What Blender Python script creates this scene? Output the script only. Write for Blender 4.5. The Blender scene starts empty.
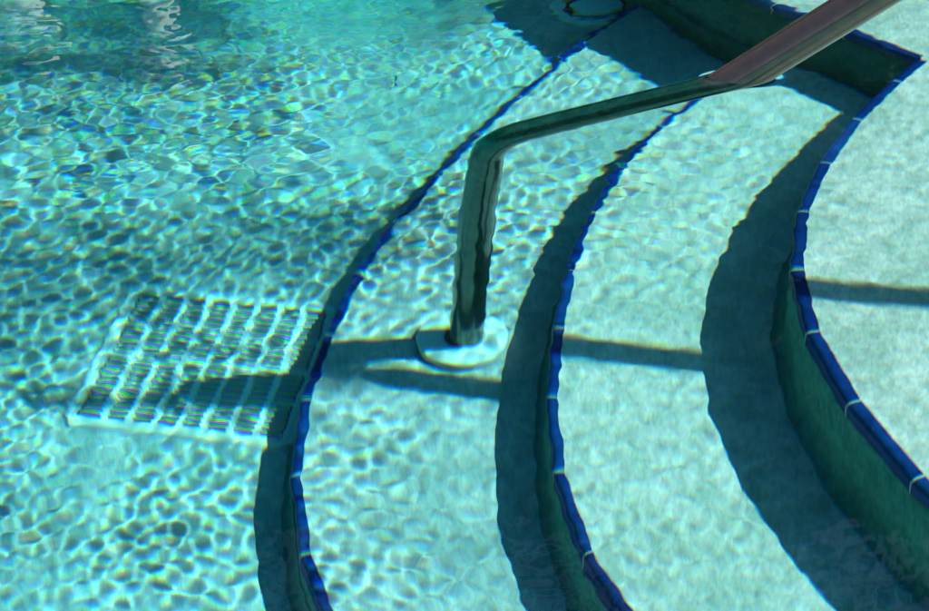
import bpy, bmesh, math, random
import numpy as np
from mathutils import Vector, Matrix
R = math.radians
random.seed(7)
S = bpy.context.scene
COL = S.collection

# ------------------------------------------------------------------ levels
FLOOR, STEP1, STEP2, STEP3 = -0.952, -0.859, -0.738, -0.543
SUN_TRAVEL = Vector((-0.6907, 0.0262, -0.7227)).normalized()

# ------------------------------------------------------------------ helpers
def tag(o, label=None, cat=None, group=None, kind=None):
    if label: o['label'] = label
    if cat: o['category'] = cat
    if group: o['group'] = group
    if kind: o['kind'] = kind
    return o

def link(name, bm, mat, parent=None, smooth=False, recv=True, autosm=None):
    me = bpy.data.meshes.new(name)
    bmesh.ops.recalc_face_normals(bm, faces=bm.faces)
    if smooth:
        for f in bm.faces: f.smooth = True
    if autosm:
        for f in bm.faces: f.smooth = True
        for e in bm.edges:
            if len(e.link_faces) == 2 and e.calc_face_angle(0) > R(autosm): e.smooth = False
            if len(e.link_faces) != 2: e.smooth = False
    bm.to_mesh(me); bm.free()
    me.materials.append(mat)
    o = bpy.data.objects.new(name, me); COL.objects.link(o)
    if parent: o.parent = parent
    o.cycles.is_caustics_receiver = recv
    return o

def empty(name, loc=(0, 0, 0), rz=0):
    o = bpy.data.objects.new(name, None); COL.objects.link(o)
    o.location = loc; o.rotation_euler = (0, 0, rz)
    return o

def box(bm, c, s, rz=0.0):
    m = Matrix.Translation(Vector(c)) @ Matrix.Rotation(rz, 4, 'Z') @ Matrix.Diagonal((s[0], s[1], s[2], 1))
    return bmesh.ops.create_cube(bm, size=1.0, matrix=m)

def catmull(P, n=12):
    P = [np.array(p, float) for p in P]
    P = [2 * P[0] - P[1]] + P + [2 * P[-1] - P[-2]]
    out = []
    for i in range(1, len(P) - 2):
        a, b, c, d = P[i - 1:i + 3]
        for k in range(n):
            t = k / n
            out.append(0.5 * ((2 * b) + (-a + c) * t + (2 * a - 5 * b + 4 * c - d) * t * t + (-a + 3 * b - 3 * c + d) * t ** 3))
    out.append(P[-2])
    return out

def walk(C, start, L):
    """vertices every L (straight chords) along the dense curve C, passing near point start, both ways"""
    C = np.array(C); s = int(np.argmin(np.linalg.norm(C - np.array(start), axis=1)))
    def go(seq):
        out = []; cur = seq[0]
        for j in range(1, len(seq)):
            d = np.linalg.norm(seq[j] - cur)
            while d >= L:
                a, b = seq[j - 1], seq[j]
                lo, hi = 0.0, 1.0
                for _ in range(24):
                    m = (lo + hi) / 2
                    if np.linalg.norm(a + (b - a) * m - cur) < L: lo = m
                    else: hi = m
                cur = a + (b - a) * hi; out.append(cur); d = np.linalg.norm(seq[j] - cur)
        return out
    up = go(C[s:]); dn = go(C[:s + 1][::-1])
    return dn[::-1] + [C[s]] + up

# ------------------------------------------------------------------ materials
def new_mat(name):
    m = bpy.data.materials.new(name); m.use_nodes = True
    nt = m.node_tree; nt.nodes.clear()
    return m, nt, nt.nodes.new('ShaderNodeOutputMaterial')

def N(nt, typ, **kw):
    n = nt.nodes.new(typ)
    for k, v in kw.items():
        if k.startswith('in_'):
            key = k[3:].replace('_', ' ')
            n.inputs[key].default_value = v
        else: setattr(n, k, v)
    return n

def ramp(nt, src, stops):
    r = nt.nodes.new('ShaderNodeValToRGB'); nt.links.new(src, r.inputs[0])
    e = r.color_ramp.elements
    while len(e) < len(stops): e.new(0.5)
    for i, (p, c) in enumerate(stops):
        e[i].position = p; e[i].color = (*c, 1) if len(c) == 3 else c
    return r.outputs[0]

def mixc(nt, fac, a, b, mode='MIX'):
    m = nt.nodes.new('ShaderNodeMix'); m.data_type = 'RGBA'; m.blend_type = mode
    for sock, v in ((m.inputs[0], fac), (m.inputs[6], a), (m.inputs[7], b)):
        if isinstance(v, bpy.types.NodeSocket): nt.links.new(v, sock)
        elif isinstance(v, (int, float)): sock.default_value = v
        else: sock.default_value = (*v, 1)
    return m.outputs[2]

def noise(nt, scale, detail=4, rough=0.55, vec=None):
    if vec is None:
        vec = nt.nodes.new('ShaderNodeNewGeometry').outputs['Position']
    n = nt.nodes.new('ShaderNodeTexNoise'); n.inputs['Scale'].default_value = scale
    n.inputs['Detail'].default_value = detail; n.inputs['Roughness'].default_value = rough
    nt.links.new(vec, n.inputs['Vector'])
    return n.outputs['Fac']

def plaster(name, base, stain, speck, stain_amt=0.5):
    """trowelled pool plaster: cloudy stains, aggregate grain, dark and pale grit"""
    m, nt, out = new_mat(name)
    big = ramp(nt, noise(nt, 4.5, 6, 0.65), [(0.46, (0, 0, 0)), (0.60, (1, 1, 1))])
    mid = ramp(nt, noise(nt, 27, 6, 0.7), [(0.46, (0, 0, 0)), (0.60, (1, 1, 1))])
    sml = ramp(nt, noise(nt, 70, 5, 0.75), [(0.40, (0.80, 0.80, 0.80)), (0.64, (1.07, 1.07, 1.07))])
    fine = ramp(nt, noise(nt, 190, 4, 0.75), [(0.36, (0.72, 0.74, 0.74)), (0.62, (1.10, 1.10, 1.10))])
    def scale(sock, k):
        g = nt.nodes.new('ShaderNodeMath'); g.operation = 'MULTIPLY'; g.inputs[1].default_value = k; nt.links.new(sock, g.inputs[0]); return g.outputs[0]
    c = mixc(nt, scale(mid, stain_amt * .78), base, stain)
    c = mixc(nt, scale(big, stain_amt * .62), c, stain)
    c = mixc(nt, 1.0, c, sml, 'MULTIPLY')
    c = mixc(nt, 1.0, c, fine, 'MULTIPLY')
    vor = nt.nodes.new('ShaderNodeTexVoronoi'); vor.inputs['Scale'].default_value = 130
    nt.links.new(nt.nodes.new('ShaderNodeNewGeometry').outputs['Position'], vor.inputs['Vector'])
    dots = ramp(nt, vor.outputs['Distance'], [(0.10, (1, 1, 1)), (0.17, (0, 0, 0))])
    pick = ramp(nt, noise(nt, 42, 2, 0.5), [(0.57, (0, 0, 0)), (0.60, (1, 1, 1))])
    dm = nt.nodes.new('ShaderNodeMath'); dm.operation = 'MULTIPLY'; nt.links.new(dots, dm.inputs[0]); nt.links.new(pick, dm.inputs[1])
    c = mixc(nt, scale(dm.outputs[0], 0.85), c, speck)
    d = N(nt, 'ShaderNodeBsdfDiffuse'); nt.links.new(c, d.inputs['Color'])
    bp = N(nt, 'ShaderNodeBump', in_Strength=0.5, in_Distance=0.002)
    nt.links.new(noise(nt, 150, 4, 0.6), bp.inputs['Height']); nt.links.new(bp.outputs[0], d.inputs['Normal'])
    nt.links.new(d.outputs[0], out.inputs['Surface'])
    return m

def principled(name, color, rough, metal=0.0, spec=0.5, var=0.0, vscale=40, bump=0.0):
    m, nt, out = new_mat(name)
    p = N(nt, 'ShaderNodeBsdfPrincipled')
    p.inputs['Roughness'].default_value = rough; p.inputs['Metallic'].default_value = metal
    if spec < .1: p.inputs['IOR'].default_value = 1.12
    else: p.inputs['Specular IOR Level'].default_value = spec
    if var:
        f = ramp(nt, noise(nt, vscale, 4, 0.6), [(0.3, tuple(c * (1 - var) for c in color)), (0.7, tuple(min(1, c * (1 + var)) for c in color))])
        nt.links.new(f, p.inputs['Base Color'])
    else: p.inputs['Base Color'].default_value = (*color, 1)
    if bump:
        b = N(nt, 'ShaderNodeBump', in_Strength=bump, in_Distance=0.001)
        nt.links.new(noise(nt, vscale * 6, 3, 0.6), b.inputs['Height']); nt.links.new(b.outputs[0], p.inputs['Normal'])
    nt.links.new(p.outputs[0], out.inputs['Surface'])
    return m

M_PLASTER = plaster('pool_plaster', (0.93, 0.78, 0.74), (0.48, 0.53, 0.45), (0.10, 0.13, 0.11), 0.85)
M_FLOOR = plaster('pool_floor_plaster', (0.70, 0.72, 0.71), (0.28, 0.45, 0.46), (0.08, 0.15, 0.15), 0.85)
M_PLASTER1 = plaster('lower_step_plaster', (0.82, 0.72, 0.71), (0.38, 0.45, 0.45), (0.09, 0.15, 0.15), 0.85)
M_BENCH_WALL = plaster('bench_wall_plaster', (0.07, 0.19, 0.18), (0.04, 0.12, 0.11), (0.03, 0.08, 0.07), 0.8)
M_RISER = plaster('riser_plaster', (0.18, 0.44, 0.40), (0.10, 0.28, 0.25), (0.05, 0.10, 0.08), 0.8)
def tile_material():
    m, nt, out = new_mat('blue_glazed_tile')
    p = N(nt, 'ShaderNodeBsdfPrincipled')
    oi = nt.nodes.new('ShaderNodeObjectInfo')
    a = ramp(nt, oi.outputs['Random'], [(0.0, (0.003, 0.026, 0.150)), (0.5, (0.005, 0.042, 0.230)), (1.0, (0.006, 0.060, 0.255))])
    mott = ramp(nt, noise(nt, 34, 5, 0.7), [(0.35, (0.55, 0.60, 0.70)), (0.68, (1.25, 1.35, 1.25))])
    c = mixc(nt, 1.0, a, mott, 'MULTIPLY')
    scl = ramp(nt, noise(nt, 120, 4, 0.75), [(0.63, (0, 0, 0)), (0.72, (0.5, 0.5, 0.5))])
    c = mixc(nt, scl, c, (0.10, 0.22, 0.36))       # a little lime scale
    nt.links.new(c, p.inputs['Base Color']); p.inputs['Roughness'].default_value = 0.32; p.inputs['IOR'].default_value = 1.13   # glaze against water, not air
    b = N(nt, 'ShaderNodeBump', in_Strength=0.25, in_Distance=0.002)
    nt.links.new(noise(nt, 60, 3, 0.5), b.inputs['Height']); nt.links.new(b.outputs[0], p.inputs['Normal'])
    nt.links.new(p.outputs[0], out.inputs['Surface'])
    return m
M_TILE = tile_material()
M_GROUT = principled('white_grout', (0.58, 0.66, 0.64), 0.8, 0, 0.2, 0.08)
M_WHITE = principled('white_plastic', (0.86, 0.87, 0.86), 0.45, 0, 0.08, 0.05, 30)
M_GRATE = principled('white_grate_plastic', (0.88, 0.90, 0.90), 0.45, 0, 0.08, 0.05, 30)
M_SUMP = principled('dark_sump', (0.012, 0.03, 0.03), 0.9)
M_DECK = principled('deck_concrete', (0.38, 0.35, 0.31), 0.85, 0, 0.2, 0.15, 12, 0.3)
M_COPING = principled('coping_stone', (0.42, 0.40, 0.36), 0.7, 0, 0.3, 0.15, 20, 0.3)
M_DARKFIT = principled('dark_fitting', (0.02, 0.035, 0.035), 0.5)
M_LEAF = principled('brown_leaf', (0.06, 0.035, 0.012), 0.6, 0, 0.3, 0.3, 300)

def rail_material():
    m, nt, out = new_mat('brown_satin_metal')
    p = N(nt, 'ShaderNodeBsdfPrincipled')
    p.inputs['Metallic'].default_value = 0.6; p.inputs['Coat Weight'].default_value = 0.6; p.inputs['Coat Roughness'].default_value = 0.08
    c = ramp(nt, noise(nt, 60, 5, 0.65), [(0.30, (0.135, 0.086, 0.070)), (0.70, (0.190, 0.125, 0.105))])
    # underwater dimness and green cast painted into the metal below the waterline
    sx = nt.nodes.new('ShaderNodeSeparateXYZ'); nt.links.new(nt.nodes.new('ShaderNodeNewGeometry').outputs['Position'], sx.inputs[0])
    mr = N(nt, 'ShaderNodeMapRange'); nt.links.new(sx.outputs['Z'], mr.inputs[0]); mr.inputs[1].default_value = -0.012; mr.inputs[2].default_value = 0.004
    uw_dim = ramp(nt, noise(nt, 45, 5, 0.65), [(0.35, (0.022, 0.070, 0.060)), (0.70, (0.060, 0.140, 0.120))])
    c = mixc(nt, mr.outputs[0], uw_dim, c)
    nt.links.new(c, p.inputs['Base Color'])
    r = ramp(nt, noise(nt, 110, 4, 0.6), [(0.3, (0.15,) * 3), (0.7, (0.28,) * 3)])
    nt.links.new(r, p.inputs['Roughness'])
    b = N(nt, 'ShaderNodeBump', in_Strength=0.05, in_Distance=0.001)
    nt.links.new(noise(nt, 300, 3, 0.6), b.inputs['Height']); nt.links.new(b.outputs[0], p.inputs['Normal'])
    nt.links.new(p.outputs[0], out.inputs['Surface'])
    return m
M_RAIL = rail_material()

WATER_TINT = (0.10, 0.952, 0.942)
def water_material():
    m, nt, out = new_mat('pool_water')
    # entering the water, light splits a little by colour, as it does in real water
    bands = [((0.62, 0.02, 0.0), 1.3285), ((0.36, 0.26, 0.0), 1.3312), ((0.02, 0.44, 0.04), 1.334),
             ((0.0, 0.26, 0.34), 1.3375), ((0.0, 0.02, 0.62), 1.3415)]
    acc = None
    for c, ior in bands:
        g = N(nt, 'ShaderNodeBsdfGlass'); g.inputs['Color'].default_value = (*c, 1)
        g.inputs['Roughness'].default_value = 0; g.inputs['IOR'].default_value = ior
        if acc is None: acc = g.outputs[0]
        else:
            a = nt.nodes.new('ShaderNodeAddShader'); nt.links.new(acc, a.inputs[0]); nt.links.new(g.outputs[0], a.inputs[1]); acc = a.outputs[0]
    back = N(nt, 'ShaderNodeBsdfGlass'); back.inputs['Color'].default_value = (1, 1, 1, 1)
    back.inputs['Roughness'].default_value = 0; back.inputs['IOR'].default_value = 1.334
    geo = nt.nodes.new('ShaderNodeNewGeometry')
    mx = nt.nodes.new('ShaderNodeMixShader')
    nt.links.new(geo.outputs['Backfacing'], mx.inputs[0]); nt.links.new(acc, mx.inputs[1]); nt.links.new(back.outputs[0], mx.inputs[2])
    nt.links.new(mx.outputs[0], out.inputs['Surface'])
    m2, nt2, out2 = new_mat('water_absorption')
    v = N(nt2, 'ShaderNodeVolumeAbsorption'); v.inputs['Color'].default_value = (*WATER_TINT, 1); v.inputs['Density'].default_value = 1.2
    nt2.links.new(v.outputs[0], out2.inputs['Volume'])
    return m, m2
M_WATER, M_WATER_VOL = water_material()

# ------------------------------------------------------------------ nosing lines (outer edge of each step), far end first
N3 = [(0.7345, 2.7881), (0.6532, 2.6816), (0.5824, 2.5752), (0.5234, 2.4688), (0.4774, 2.3624), (0.4451, 2.256), (0.4268, 2.1496), (0.4224, 2.0432), (0.4315, 1.9368), (0.4531, 1.8304), (0.4861, 1.7239), (0.5287, 1.6175), (0.60, 1.50), (0.72, 1.34), (0.90, 1.17), (1.14, 1.02), (1.45, 0.92), (1.8, 0.88)]
N2 = [(0.56, 3.06), (0.4184, 2.9052), (0.3248, 2.7912), (0.2555, 2.6772), (0.2043, 2.5632), (0.1662, 2.4492), (0.1379, 2.3352), (0.1174, 2.2212), (0.1044, 2.1072), (0.1, 1.9933), (0.1066, 1.8793), (0.1284, 1.7653), (0.1708, 1.6513), (0.24, 1.50), (0.36, 1.30), (0.54, 1.08), (0.80, 0.86), (1.14, 0.68), (1.8, 0.55)]
N1 = [(0.36, 3.40), (0.25, 3.26), (0.1601, 3.1241), (0.0852, 3.0003), (0.0161, 2.8764), (-0.0468, 2.7526), (-0.1026, 2.6287), (-0.1502, 2.5049), (-0.1885, 2.381), (-0.216, 2.2572), (-0.2311, 2.1333), (-0.2318, 2.0095), (-0.2161, 1.8856), (-0.1816, 1.7618), (-0.12, 1.62), (-0.03, 1.42), (0.10, 1.20), (0.28, 0.96), (0.50, 0.74), (0.76, 0.56), (1.0, 0.44)]
N4 = [(0.7345, 2.7881), (0.659, 2.897), (0.552, 3.016), (0.485, 3.10), (0.43, 3.19), (0.38, 3.30), (0.335, 3.40), (0.33, 3.48), (0.36, 3.57), (0.43, 3.66), (0.56, 3.74), (0.80, 3.80), (1.2, 3.83), (1.75, 3.84)]
TL = 0.152

def tiles_for(parent, verts, z, inward_left, W=0.0175):
    """glazed edge tiles between consecutive verts; the step body lies to one side of the line"""
    prof = []                       # (inward, height) rounded bullnose
    Hh, r = 0.031, 0.0095
    prof.append((W, 0.0)); 
    for k in range(0, 7):
        a = math.pi / 2 * k / 6
        prof.append((r - r * math.sin(a), -(r - r * math.cos(a))))
    prof.append((0.0, -Hh + 0.001)); prof.append((0.001, -Hh)); prof.append((W, -Hh))
    V = [Vector((v[0], v[1])) for v in verts]
    def inw(d):
        n = Vector((-d.y, d.x)); return n if inward_left else -n
    D = [(V[i + 1] - V[i]).normalized() for i in range(len(V) - 1)]
    tl_objs = []
    for i in range(len(V) - 1):
        bm = bmesh.new()
        d = D[i]; n = inw(d)
        g = 0.0010
        rings = []
        for end in (0, 1):
            base = V[i] if end == 0 else V[i + 1]
            j = i - 1 if end == 0 else i + 1
            if 0 <= j < len(D): mit = (n + inw(D[j])).normalized(); k = 1 / max(0.5, mit.dot(n))
            else: mit, k = n, 1
            p0 = base + d * (g if end == 0 else -g)
            dz = random.uniform(-.0007, .0007); off = random.uniform(-.0006, .0006)
            ring = []
            for (w, h) in prof:
                q = p0 + mit * (w * k + off)
                ring.append(bm.verts.new((q.x, q.y, z + 0.0015 + h + dz)))
            rings.append(ring)
        m = len(prof)
        for a in range(m):
            b = (a + 1) % m
            bm.faces.new((rings[0][a], rings[0][b], rings[1][b], rings[1][a]))
        bm.faces.new(rings[0]); bm.faces.new(rings[1][::-1])
        tl_objs.append(link('edge_tile', bm, M_TILE, parent, autosm=40))
    for i in range(1, len(V) - 1):  # grout joints: thin collars between the tiles
        bm = bmesh.new()
        mit = (inw(D[i - 1]) + inw(D[i])).normalized(); t = (D[i - 1] + D[i]).normalized()
        rings = []
        for s in (-1, 1):
            rings.append([bm.verts.new(((V[i] + t * s * 0.0013 + mit * (w - 0.0005)).x, (V[i] + t * s * 0.0013 + mit * (w - 0.0005)).y, z + 0.0023 + h)) for (w, h) in prof])
        for a in range(len(prof)):
            b = (a + 1) % len(prof)
            bm.faces.new((rings[0][a], rings[0][b], rings[1][b], rings[1][a]))
        bm.faces.new(rings[0]); bm.faces.new(rings[1][::-1])
        link('grout_joint', bm, M_GROUT, tl_objs[i])

n_bench = 0
def body(name, line, rest, z, zlow, zb, mat, parent, side):
    """solid step: outline = nosing line set back a little, then the rest of the polygon; the riser flares out in a cove at its foot"""
    L = [Vector(p) for p in line]; nrm = []
    for i, p in enumerate(L):
        a = L[max(0, i - 1)]; b = L[min(len(L) - 1, i + 1)]; d = (b - a).normalized()
        nrm.append(Vector((-d.y, d.x)) * side)
    hgt = z - zlow; c = min(.026, hgt * .35)
    prof = [(.009, z), (.009, z - .030), (.006, z - .036), (.0, zlow + c + (hgt - .036 - c) * .4 if hgt > .1 else zlow + c)]
    x0 = -.002
    for k in range(0, 7):
        a = math.pi / 2 * k / 6
        prof.append((x0 - c * .6 * (1 - math.cos(a)), zlow + c - c * math.sin(a) + (.0015 if k == 6 else 0)))
    prof.append((x0 - c * .6 - .003, zlow - .003)); prof.append((.0, zlow - .02)); prof.append((.009, zb))
    bm = bmesh.new(); rings = []
    for off, zz in prof:
        rings.append([bm.verts.new(((p + n * off).x, (p + n * off).y, zz)) for p, n in zip(L, nrm)] + [bm.verts.new((q[0], q[1], zz)) for q in rest])
    n = len(rings[0])
    bm.faces.new(rings[0]); bm.faces.new(rings[-1][::-1])
    for a, b in zip(rings, rings[1:]):
        for i in range(n):
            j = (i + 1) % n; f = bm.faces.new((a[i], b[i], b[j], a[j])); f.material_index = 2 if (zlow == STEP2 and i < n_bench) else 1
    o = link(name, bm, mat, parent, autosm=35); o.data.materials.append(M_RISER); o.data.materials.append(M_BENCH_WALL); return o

# ------------------------------------------------------------------ steps
def chain(P, start):
    return walk([p for p in catmull(P, 16)], start, TL)
c1, c2, c3, c4 = chain(N1, (-0.234, 2.026)), chain(N2, (0.107, 1.917)), chain(N3, (0.455, 1.863)), chain(N4, (0.671, 2.951))
# far ends of the upper line and the bench line meet in the inner corner
c3[0] = np.array(N3[0]) if np.linalg.norm(c3[0] - np.array(N3[0])) < 0.07 else c3[0]
if np.linalg.norm(c3[0] - np.array(N3[0])) > 1e-6: c3 = [np.array(N3[0])] + c3
if np.linalg.norm(c4[0] - np.array(N4[0])) > 0.02: c4 = [np.array(N4[0])] + c4
else: c4[0] = np.array(N4[0])

s1 = tag(empty('pool_step', (0, 2.0, STEP1)), 'lowest curved underwater step carrying the handrail base plate, beside the floor grate', 'pool step', 'curved steps going down into the pool')
s2 = tag(empty('pool_step', (0.3, 2.0, STEP2)), 'middle curved underwater step, between the handrail base step and the brightest top step', 'pool step', 'curved steps going down into the pool')
s3 = tag(empty('pool_step', (0.6, 2.0, STEP3)), 'highest and palest curved step at the right edge, joining the far bench in a corner', 'pool step', 'curved steps going down into the pool')
def shift_children(root):
    for ch in [o for o in COL.objects if o.parent == root]:
        ch.matrix_parent_inverse = Matrix.Translation(-Vector(root.location))
body('step_body', c1, [(1.9, 0.30), (1.9, 3.50), (c1[0][0] + .3, 3.52)], STEP1, FLOOR, -1.10, M_PLASTER1, s1, 1)
tiles_for(s1, c1, STEP1, True, 0.0145)
body('step_body', c2, [(1.95, 0.35), (1.95, 3.45), (c2[0][0] + .2, 3.3)], STEP2, STEP1, -1.11, M_PLASTER, s2, 1)
tiles_for(s2, c2, STEP2, True, 0.0145)
poly_line = [tuple(p) for p in c4[::-1]] + [tuple(p) for p in c3[1:]]; n_bench = len(c4) - 1
body('step_body', poly_line, [(2.0, 0.40), (2.0, 3.84)], STEP3, STEP2, -2.05, M_PLASTER, s3, 1)
tiles_for(s3, c3, STEP3, True)
tiles_for(s3, c4[::-1], STEP3, True)
for s in (s1, s2, s3): shift_children(s)

# ------------------------------------------------------------------ floor with a recess for the grate
GC, GA, GS = Vector((-0.373, 2.333)), R(-10.6), 0.326
gx = Vector((math.cos(GA), math.sin(GA))); gy = Vector((-math.sin(GA), math.cos(GA)))
def floor_mesh():
    bm = bmesh.new()
    o = [(-5.2, 0.2), (2.2, 0.2), (2.2, 3.1), (-5.2, 3.1)]
    h = GS / 2 - 0.012
    q = [GC - gx * h - gy * h, GC + gx * h - gy * h, GC + gx * h + gy * h, GC - gx * h + gy * h]
    ov = [bm.verts.new((x, y, FLOOR)) for x, y in o]
    iv = [bm.verts.new((p.x, p.y, FLOOR)) for p in q]
    bv = [bm.verts.new((p.x, p.y, FLOOR - 0.10)) for p in q]
    for i in range(4):
        j = (i + 1) % 4
        bm.faces.new((ov[i], ov[j], iv[j], iv[i]))
        f = bm.faces.new((iv[i], iv[j], bv[j], bv[i])); f.material_index = 1
    f = bm.faces.new(bv); f.material_index = 1
    xs = [-5.2 + 7.4 * i / 74 for i in range(75)]; ys = [3.1 + .05 * j for j in range(40)] + [5.1 + .6 * j for j in range(8)]
    def dz(x, y):
        t = max(0.0, x + .10)
        s = y - (3.22 + 1.3 * t) + .04 * math.sin(2.3 * x)
        s = 0.5 * (s + math.sqrt(s * s + .0025)) if s > -.3 else 0
        return FLOOR - (min(.95, .60 * s) if y > 3.1 else 0)
    vg = [[bm.verts.new((x, y, dz(x, y) if j else FLOOR)) for x in xs] for j, y in enumerate(ys)]
    for a, b in zip(vg, vg[1:]):
        for i in range(74): bm.faces.new((a[i], a[i + 1], b[i + 1], b[i])).smooth = True
    me = link('pool_floor', bm, M_FLOOR)
    me.data.materials.append(M_SUMP)
    return tag(me, kind='structure')
floor_mesh()

# ------------------------------------------------------------------ drain grate
g = tag(empty('drain_grate', (GC.x, GC.y, FLOOR), GA), 'square white slotted drain grate lying on the pool floor beside the lowest step', 'drain grate')
def g_box(bm, x0, x1, y0, y1, z0, z1): box(bm, ((x0 + x1) / 2, (y0 + y1) / 2, (z0 + z1) / 2), (x1 - x0, y1 - y0, z1 - z0))
h = GS / 2; rim = 0.0165
bm = bmesh.new()
def ring_pts(hh, ch): return [(-hh + ch, -hh), (hh - ch, -hh), (hh, -hh + ch), (hh, hh - ch), (hh - ch, hh), (-hh + ch, hh), (-hh, hh - ch), (-hh, -hh + ch)]
levels = [(h + .004, .016, 0.0005), (h + .001, .015, 0.008), (h - .005, .013, 0.0095), (h - .007, .012, .0078), (h - .009, .011, .0095), (h - rim + .005, .006, .0095), (h - rim + .004, .005, .0105), (h - rim, .004, .0105), (h - rim, .004, .0015)]
rg = [[bm.verts.new((x, y, z)) for x, y in ring_pts(hh, ch)] for hh, ch, z in levels]
for a, b in zip(rg, rg[1:]):
    for i in range(8): bm.faces.new((a[i], a[(i + 1) % 8], b[(i + 1) % 8], b[i]))
link('frame', bm, M_GRATE, g, autosm=30)
inner = h - rim
cols, rows = 8, 4
cw = 2 * inner / cols
for i in range(1, cols):
    bm = bmesh.new(); g_box(bm, -inner + i * cw - .0044, -inner + i * cw + .0044, -inner, inner, .0005, .0092)
    link('divider_bar', bm, M_GRATE, g)
rh = 2 * inner / rows
for j in range(1, rows):
    w = .0042 if j == 2 else .0028
    bm = bmesh.new(); g_box(bm, -inner, inner, -inner + j * rh - w, -inner + j * rh + w, .0008, .0086)
    link('cross_bar', bm, M_GRATE, g)
bm = bmesh.new()
nl = 5
for j in range(rows):
    for k in range(nl):
        y = -inner + j * rh + (k + 1) * rh / (nl + 1)
        for i in range(cols):
            g_box(bm, -inner + i * cw + .0034, -inner + (i + 1) * cw - .0034, y - .0019, y + .0019, .001, .0088)
link('slats', bm, M_GRATE, g)

# ------------------------------------------------------------------ handrail (one bent tube) and base plate
BASE = Vector((-0.0057, 2.2963, STEP1)); BEND = Vector((0.0400, 2.2570, -0.222)); EXIT = Vector((0.3572, 2.2199, 0.0)); DIR = (EXIT - BEND).normalized()
def arc(a, b, c, r, n=14):
    d1 = (a - b).normalized(); d2 = (c - b).normalized(); ang = d1.angle(d2)
    t = r / math.tan(ang / 2); p1 = b + d1 * t; p2 = b + d2 * t
    cen = b + (d1 + d2).normalized() * (r / math.sin(ang / 2))
    u = (p1 - cen).normalized(); w = (p2 - cen).normalized(); th = u.angle(w); ax = u.cross(w).normalized()
    return [cen + (Matrix.Rotation(th * k / n, 3, ax) @ u) * r for k in range(n + 1)]
TOP = BEND + DIR * 2.62
DOWN = Vector((TOP.x + 0.10, TOP.y - 0.01, 0.11))
rh_t = tag(empty('handrail', BASE), 'brown metal handrail tube bent underwater and rising out of the water at the upper right', 'handrail')
def tube(path, r, seg=40):
    bm = bmesh.new(); rings = []; up = None
    for i, p in enumerate(path):
        a = path[max(0, i - 1)]; b = path[min(len(path) - 1, i + 1)]; t = (b - a).normalized()
        if up is None: up = Vector((0, 1, 0)).cross(t).normalized()
        up = (up - t * up.dot(t)).normalized(); s = t.cross(up)
        rings.append([bm.verts.new(p + (up * math.cos(2 * math.pi * k / seg) + s * math.sin(2 * math.pi * k / seg)) * r) for k in range(seg)])
    for a, b in zip(rings, rings[1:]):
        for k in range(seg): bm.faces.new((a[k], a[(k + 1) % seg], b[(k + 1) % seg], b[k]))
    bm.faces.new(rings[0][::-1]); bm.faces.new(rings[-1])
    return bm
def seg_pts(a, b, n): return [a + (b - a) * (k / n) for k in range(n)]
bend = arc(BASE, BEND, TOP, 0.12, 24); bend2 = arc(BEND, TOP, DOWN, 0.15, 20)
path = seg_pts(BASE + Vector((0, 0, -.03)), bend[0], 10) + bend + seg_pts(bend[-1], bend2[0], 30)[1:] + bend2 + seg_pts(bend2[-1], DOWN, 8)[1:] + [DOWN]
path = [p - BASE for p in path]
link('tube', tube(path, 0.0243), M_RAIL, rh_t, smooth=False, autosm=50)
def disc(profile, seg=64):
    bm = bmesh.new(); rings = [[bm.verts.new((r * math.cos(2 * math.pi * k / seg), r * math.sin(2 * math.pi * k / seg), z)) for k in range(seg)] for r, z in profile]
    for a, b in zip(rings, rings[1:]):
        for k in range(seg): bm.faces.new((a[k], a[(k + 1) % seg], b[(k + 1) % seg], b[k]))
    return bm
o = link('base_plate', disc([(.058, 0.0), (.0585, .0035), (.0640, .0045), (.0650, .013), (.0635, .0175), (.0595, .0195), (.052, .0200), (.030, .0205), (.0285, .0190), (.0262, .0190), (.0258, 0.0)]), M_WHITE, rh_t, autosm=28)
o = link('sleeve', disc([(.0275, .0), (.0275, .0192), (.0265, .0198), (.0246, .0198)]), M_DARKFIT, rh_t, autosm=28)

# ------------------------------------------------------------------ round fitting on the floor, in the bench's shadow
fit_t = tag(empty('floor_inlet', (0.275, 3.462, FLOOR)), 'round pale floor fitting with a dark ring in the bench shadow', 'pool fitting')
link('flange', disc([(.074, 0.0005), (.073, .007), (.069, .010), (.052, .012), (.050, .006)]), M_WHITE, fit_t, autosm=28)
link('dark_ring', disc([(.0505, .002), (.050, .0125), (.0435, .0125), (.043, .003)]), M_DARKFIT, fit_t, autosm=28)
bm = disc([(.0425, .001), (.042, .012), (.038, .0145), (.012, .019), (.0001, .0195)])
link('cap', bm, M_WHITE, fit_t, autosm=28)

fit_t.scale = (1.25, 1.25, 1.1)

# ------------------------------------------------------------------ small leaf on the floor
bm = bmesh.new()
rows_ = []
for k in range(9):
    t = k / 8; a = R(200) * t - R(60)
    w = 0.0022 * math.sin(math.pi * min(1, t * .9 + .08)) + .0003
    c = Vector((math.cos(a) * .010, math.sin(a) * .010, .002 + .005 * math.sin(math.pi * t))); u = Vector((math.cos(a), math.sin(a), .3)).normalized()
    rows_.append([bm.verts.new(c - u * w), bm.verts.new(c + Vector((0, 0, .0008))), bm.verts.new(c + u * w), bm.verts.new(c - Vector((0, 0, .0006)))])
for a, b in zip(rows_, rows_[1:]):
    for k in range(4): bm.faces.new((a[k], a[(k + 1) % 4], b[(k + 1) % 4], b[k]))
bm.faces.new(rows_[0]); bm.faces.new(rows_[-1][::-1])
o = link('leaf', bm, M_LEAF, smooth=True); o.location = (-0.123, 3.172, FLOOR)
tag(o, 'tiny curled brown leaf lying on the pool floor beyond the lowest step', 'leaf')

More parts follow.
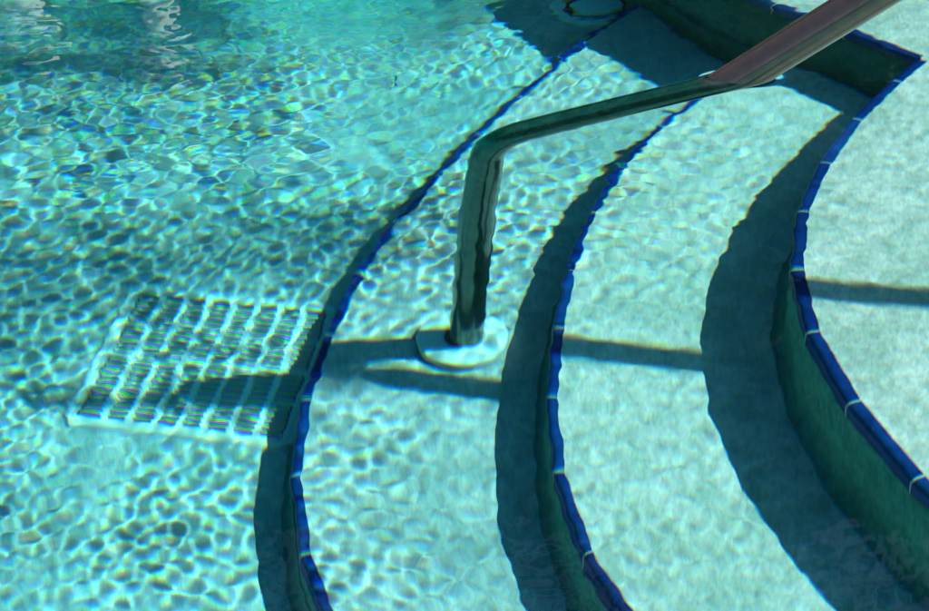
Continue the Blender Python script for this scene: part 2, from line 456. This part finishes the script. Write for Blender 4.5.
# ------------------------------------------------------------------ deck round the pool
bm = bmesh.new()
X0, X1, Y0, Y1 = -4.6, 1.72, 0.42, 8.6
DZ = 0.11
for x0, x1, y0, y1 in ((-14, X0 - .3, -12, 22), (X1 + .3, 14, -12, 22), (X0 - .3, X1 + .3, -12, Y0 - .3), (X0 - .3, X1 + .3, Y1 + .3, 22)):
    box(bm, ((x0 + x1) / 2, (y0 + y1) / 2, DZ - .003 - .6), (x1 - x0, y1 - y0, 1.2))
bmesh.ops.remove_doubles(bm, verts=bm.verts, dist=1e-5)
tag(link('pool_deck', bm, M_DECK, recv=False), kind='structure')
bm = bmesh.new()
for x0, x1, y0, y1 in ((X0 - .3, X0, Y0 - .3, Y1 + .3), (X1, X1 + .3, Y0 - .3, Y1 + .3), (X0, X1, Y0 - .3, Y0), (X0, X1, Y1, Y1 + .3)):
    box(bm, ((x0 + x1) / 2, (y0 + y1) / 2, -1.02), (x1 - x0, y1 - y0, 2.26))
tag(link('pool_wall', bm, M_COPING), 'pool surround wall with pale stone coping along the water', 'pool wall')

# ------------------------------------------------------------------ beyond the far deck: mirrored columns, and an unseen leaf bank added to darken reflections
M_FOL = principled('dark_foliage', (0.030, 0.055, 0.022), 0.8, 0, 0.1, 0.3, 3)
rg_ = np.random.default_rng(5)
V, Fc = [], []
for i in range(15000):
    x = rg_.uniform(-9, 9); z = rg_.uniform(0.1, 1) ** .8 * (9.0 + .5 * math.sin(x * .9) + .3 * math.sin(x * 2.3)); y = 11.6 + rg_.uniform(-.7, 1.6) + .5 * math.sin(x * 1.7) + z * .1
    sz = rg_.uniform(.04, .12); a = Vector(rg_.normal(size=3)).normalized(); b = a.cross(Vector(rg_.normal(size=3))).normalized()
    c = Vector((x, y, z + .1)); k = len(V)
    V += [c - a * sz, c - b * sz * .5, c + a * sz, c + b * sz * .5]; Fc.append((k, k + 1, k + 2, k + 3))
nb_ = 40; base_ = len(V)
for i in range(nb_ + 1):
    for k in range(14):
        x = -10 + 20 * i / nb_; zz = 0.1 + 8.3 * k / 13
        V.append(Vector((x + rg_.uniform(-.1, .1), 12.3 + rg_.uniform(-.25, .25) + (.9 if k == 13 else 0), zz + rg_.uniform(-.15, .15))))
for i in range(nb_):
    for k in range(13):
        a = base_ + i * 14 + k; Fc.append((a, a + 14, a + 15, a + 1))
me = bpy.data.meshes.new('foliage_screen'); me.from_pydata([tuple(v) for v in V], [], Fc); me.materials.append(M_FOL)
fo = bpy.data.objects.new('foliage_screen', me); COL.objects.link(fo); tag(fo, 'unseen dark green foliage bank behind the far side of the pool', 'foliage_screen', kind='stuff')
M_COL = principled('white_paint', (0.70, 0.71, 0.70), 0.5, 0, 0.4)
for x, y, r, hh, lab in ((-1.50, 8.95, .075, 2.25, 'slim white patio column mirrored as the narrow pale streak at the upper left'), (-2.20, 8.95, .17, 2.05, 'thick white patio column mirrored as the broad pale patch in the left corner')):
    t = tag(empty('patio_column', (x, y, DZ)), lab, 'column', 'patio columns mirrored in the water')
    link('shaft', disc([(r, .05), (r * .98, hh * .5), (r * .93, hh)], 28), M_COL, t, autosm=40, recv=False)
    link('base', disc([(.0001, 0), (r * 1.5, 0), (r * 1.5, .05), (r, .051)], 28), M_COL, t, autosm=40, recv=False)
    link('capital', disc([(r * .93, hh), (r * 1.3, hh + .04), (r * 1.3, hh + .09), (.0001, hh + .09)], 28), M_COL, t, autosm=40, recv=False)

# ------------------------------------------------------------------ water
def axis(lo, a, b, hi, step):
    core = np.arange(a, b + step / 2, step); out = []
    s, x = step, a
    while x > lo: s = min(s * 1.25, 0.25); x -= s; out.append(max(x, lo))
    left = out[::-1]; out = []; s, x = step, core[-1]
    while x < hi: s = min(s * 1.25, 0.25); x += s; out.append(min(x, hi))
    return np.concatenate([left, core, out])

def sstep(a, b, x):
    t = np.clip((x - a) / (b - a), 0, 1); return t * t * (3 - 2 * t)

def heights(X, Y):
    rng = np.random.default_rng(11)
    # long, medium and short ripples
    # warp the coordinates so that no train of ripples stays straight
    wx = X + 0.035 * np.sin(3.1 * Y + 1.3 * X + .6) + 0.018 * np.sin(7.3 * X - 4.1 * Y + 2.0)
    wy = Y + 0.035 * np.sin(2.7 * X - 1.9 * Y + 1.1) + 0.018 * np.sin(6.1 * Y + 5.3 * X)
    H = np.zeros_like(X)
    u = X - 0.35 * (Y - 2.2)
    calm = 0.155 + 0.845 * sstep(.72, .26, u + .06 * np.sin(3.1 * Y + 2 * X))   # livelier on the left, calm over the upper steps
    calm *= 0.60 + 0.40 * sstep(1.55, 2.15, Y)
    calm *= 1 - 0.58 * sstep(-.02, -.13, X) * sstep(1.98, 1.84, Y) * sstep(1.50, 1.60, Y) - .35 * sstep(-.02, -.15, X) * sstep(1.60, 1.50, Y)
    calm *= 1 - 0.65 * sstep(2.62, 2.95, Y) * sstep(.15, .45, X)
    calm *= 1 - 0.4 * np.exp(-((X - .02) / .13) ** 2 - ((Y - 1.72) / .22) ** 2)
    calm *= 1 - 0.45 * np.exp(-((X - .06) / .16) ** 2 - ((Y - 2.12) / .28) ** 2)
    calm *= 1 - 0.50 * np.exp(-((X - .26) / .14) ** 2 - ((Y - 2.46) / .20) ** 2)
    calm *= 1 - 0.18 * sstep(.35, -.05, X) * sstep(2.15, 2.5, Y)
    patch = 0.86 + 0.42 * np.sin(4.2 * X + 2.9 * Y + 1) * np.sin(5.3 * Y - 3.2 * X) + 0.34 * np.sin(11 * X - 6 * Y + 2 * np.sin(5 * Y)) * np.sin(9 * Y + 5 * X + 2 * np.sin(6 * X))
    for n, l0, l1, slope, mean, spread in ((8, .30, .60, .003, 2.6, 1.2), (20, .10, .20, .003, 2.9, 1.6), (40, .042, .085, .0062, 3.1, 3.14), (70, .018, .042, .0104, 3.1, 3.14)):
        part = np.zeros_like(X)
        for i in range(n):
            lam = l0 * (l1 / l0) ** rng.random(); k = 2 * math.pi / lam
            a = mean + rng.uniform(-spread, spread)
            part += (slope / k) * math.sqrt(2.0 / n) * np.sin(k * (wx * math.cos(a) + wy * math.sin(a)) + rng.uniform(0, 6.283))
        if l1 <= .043: m = calm * patch
        elif l1 <= .101: m = (calm * (.75 + .20 * sstep(.0, -.35, X)) * (.40 + .75 * sstep(2.0, 2.35, Y)) + .08 * sstep(.35, .6, X)) * (1.75 - patch)
        elif l1 <= .25: m = 0.25 + 0.75 * calm
        else: m = 0.6 + 0.4 * sstep(.9, .1, X)
        if l1 <= .101:
            sd = part.std(); part = (1 - np.exp(-.24 * np.clip(part / sd, -3.2, 3.2))) / .24 * sd * 1.12
        H += part * m
    # rings from small disturbances
    for cx, cy, lam, r0, wd, sl in ((-.20, 2.02, .040, .05, .05, .018), (-.42, 2.3, .045, .07, .06, .010), (.40, 2.60, .05, .06, .06, .01)):
        r = np.hypot(X - cx, Y - cy); k = 2 * math.pi / lam
        H += sl / k * np.cos(k * r) * np.exp(-((r - r0) / wd) ** 2)
    # water clings to the rail where it comes out
    d = np.hypot((X - EXIT.x) / 1.7, Y - EXIT.y)
    H += 0.0035 * np.exp(-np.clip(d - .022, 0, 9) / .006) * (d < .12)
    return H

def water():
    xs = axis(X0 - .05, -.95, 1.30, X1 + .05, .0031); ys = axis(Y0 - .05, .98, 3.95, Y1 + .05, .0031)
    X, Y = np.meshgrid(xs, ys); fade = sstep(-1.1, -.93, X) * sstep(1.45, 1.3, X) * sstep(.88, 1.0, Y) * sstep(4.1, 3.92, Y)
    Z = heights(X, Y) * fade
    nx, ny = len(xs), len(ys)
    top = np.stack([X, Y, Z], -1).reshape(-1, 3)
    idx = np.arange(nx * ny).reshape(ny, nx)
    q = np.stack([idx[:-1, :-1], idx[:-1, 1:], idx[1:, 1:], idx[1:, :-1]], -1).reshape(-1, 4)
    loop = np.concatenate([idx[0, :], idx[1:, -1], idx[-1, -2::-1], idx[-2:0:-1, 0]])
    lower = top[loop].copy(); lower[:, 2] = -2.10
    nb = len(top); bi = nb + np.arange(len(loop))
    sides = np.stack([loop, bi, np.roll(bi, -1), np.roll(loop, -1)], -1)
    V = np.concatenate([top, lower])
    faces = q.tolist() + sides.tolist() + [bi[::-1].tolist()]
    me = bpy.data.meshes.new('water'); me.from_pydata(V.tolist(), [], faces); me.update()
    sm = np.zeros(len(faces), bool); sm[:len(q)] = True
    me.polygons.foreach_set('use_smooth', sm)
    me.materials.append(M_WATER)
    o = bpy.data.objects.new('water', me); COL.objects.link(o)
    # keep the rim of the smooth surface from leaning on the side walls
    o.cycles.is_caustics_caster = True
    bm = bmesh.new()                # the tinted depth of the water
    zt, zb = 0.012, -2.12
    box(bm, ((X0 + X1) / 2, (Y0 + Y1) / 2, (zt + zb) / 2), (X1 - X0 + .12, Y1 - Y0 + .12, zt - zb))
    b = link('water_depth', bm, M_WATER_VOL, o, recv=False)
    return tag(o, kind='structure')
water()

# ------------------------------------------------------------------ light
w = bpy.data.worlds.new('World'); S.world = w; w.use_nodes = True
nt = w.node_tree; nt.nodes.clear()
sky = nt.nodes.new('ShaderNodeTexSky'); sky.sky_type = 'NISHITA'; sky.sun_disc = False
sky.sun_elevation = math.asin(-SUN_TRAVEL.z); sky.sun_rotation = math.atan2(-SUN_TRAVEL.x, -SUN_TRAVEL.y)
bg = nt.nodes.new('ShaderNodeBackground'); bg.inputs['Strength'].default_value = 0.07
wo = nt.nodes.new('ShaderNodeOutputWorld')
nt.links.new(sky.outputs[0], bg.inputs[0]); nt.links.new(bg.outputs[0], wo.inputs[0])
L = bpy.data.lights.new('sun', 'SUN'); L.energy = 4.6; L.angle = R(0.5); L.color = (1.0, 0.955, 0.88)
L.cycles.is_caustics_light = True
so = bpy.data.objects.new('sun', L); COL.objects.link(so)
so.rotation_euler = SUN_TRAVEL.to_track_quat('-Z', 'Y').to_euler(); so.location = (3, 0, 4)

# ------------------------------------------------------------------ camera
PITCH, ROLL, F = R(27.988), R(-1.746), 1856.5
fw = Vector((0, math.cos(PITCH), -math.sin(PITCH))); rt = Vector((1, 0, 0)); up = rt.cross(fw)
Rv = rt * math.cos(ROLL) + up * math.sin(ROLL); Uv = -rt * math.sin(ROLL) + up * math.cos(ROLL)
cd = bpy.data.cameras.new('camera'); co = bpy.data.objects.new('camera', cd); COL.objects.link(co)
m = Matrix((Rv, Uv, -fw)).transposed().to_4x4(); m.translation = Vector((0, 0, 0.865)); co.matrix_world = m
cd.sensor_width = 36; cd.lens = F / 929 * 36; cd.clip_start = 0.02; cd.clip_end = 500
S.camera = co

# ------------------------------------------------------------------ render settings
S.view_settings.view_transform = 'Standard'; S.view_settings.look = 'None'
S.view_settings.exposure = 1.04; S.view_settings.gamma = 1.0; S.view_settings.use_curve_mapping = False
S.render.engine = 'CYCLES'
cy = S.cycles
cy.max_bounces = 6; cy.diffuse_bounces = 3; cy.glossy_bounces = 2; cy.transmission_bounces = 5; cy.volume_bounces = 0
cy.caustics_refractive = True; cy.caustics_reflective = False; cy.blur_glossy = 0.0
cy.sample_clamp_indirect = 4.0; cy.sample_clamp_direct = 0
cy.use_adaptive_sampling = False; cy.use_light_tree = True
cy.use_denoising = True; cy.denoiser = 'OPENIMAGEDENOISE'; cy.denoising_input_passes = 'RGB_ALBEDO_NORMAL'; cy.denoising_prefilter = 'ACCURATE'
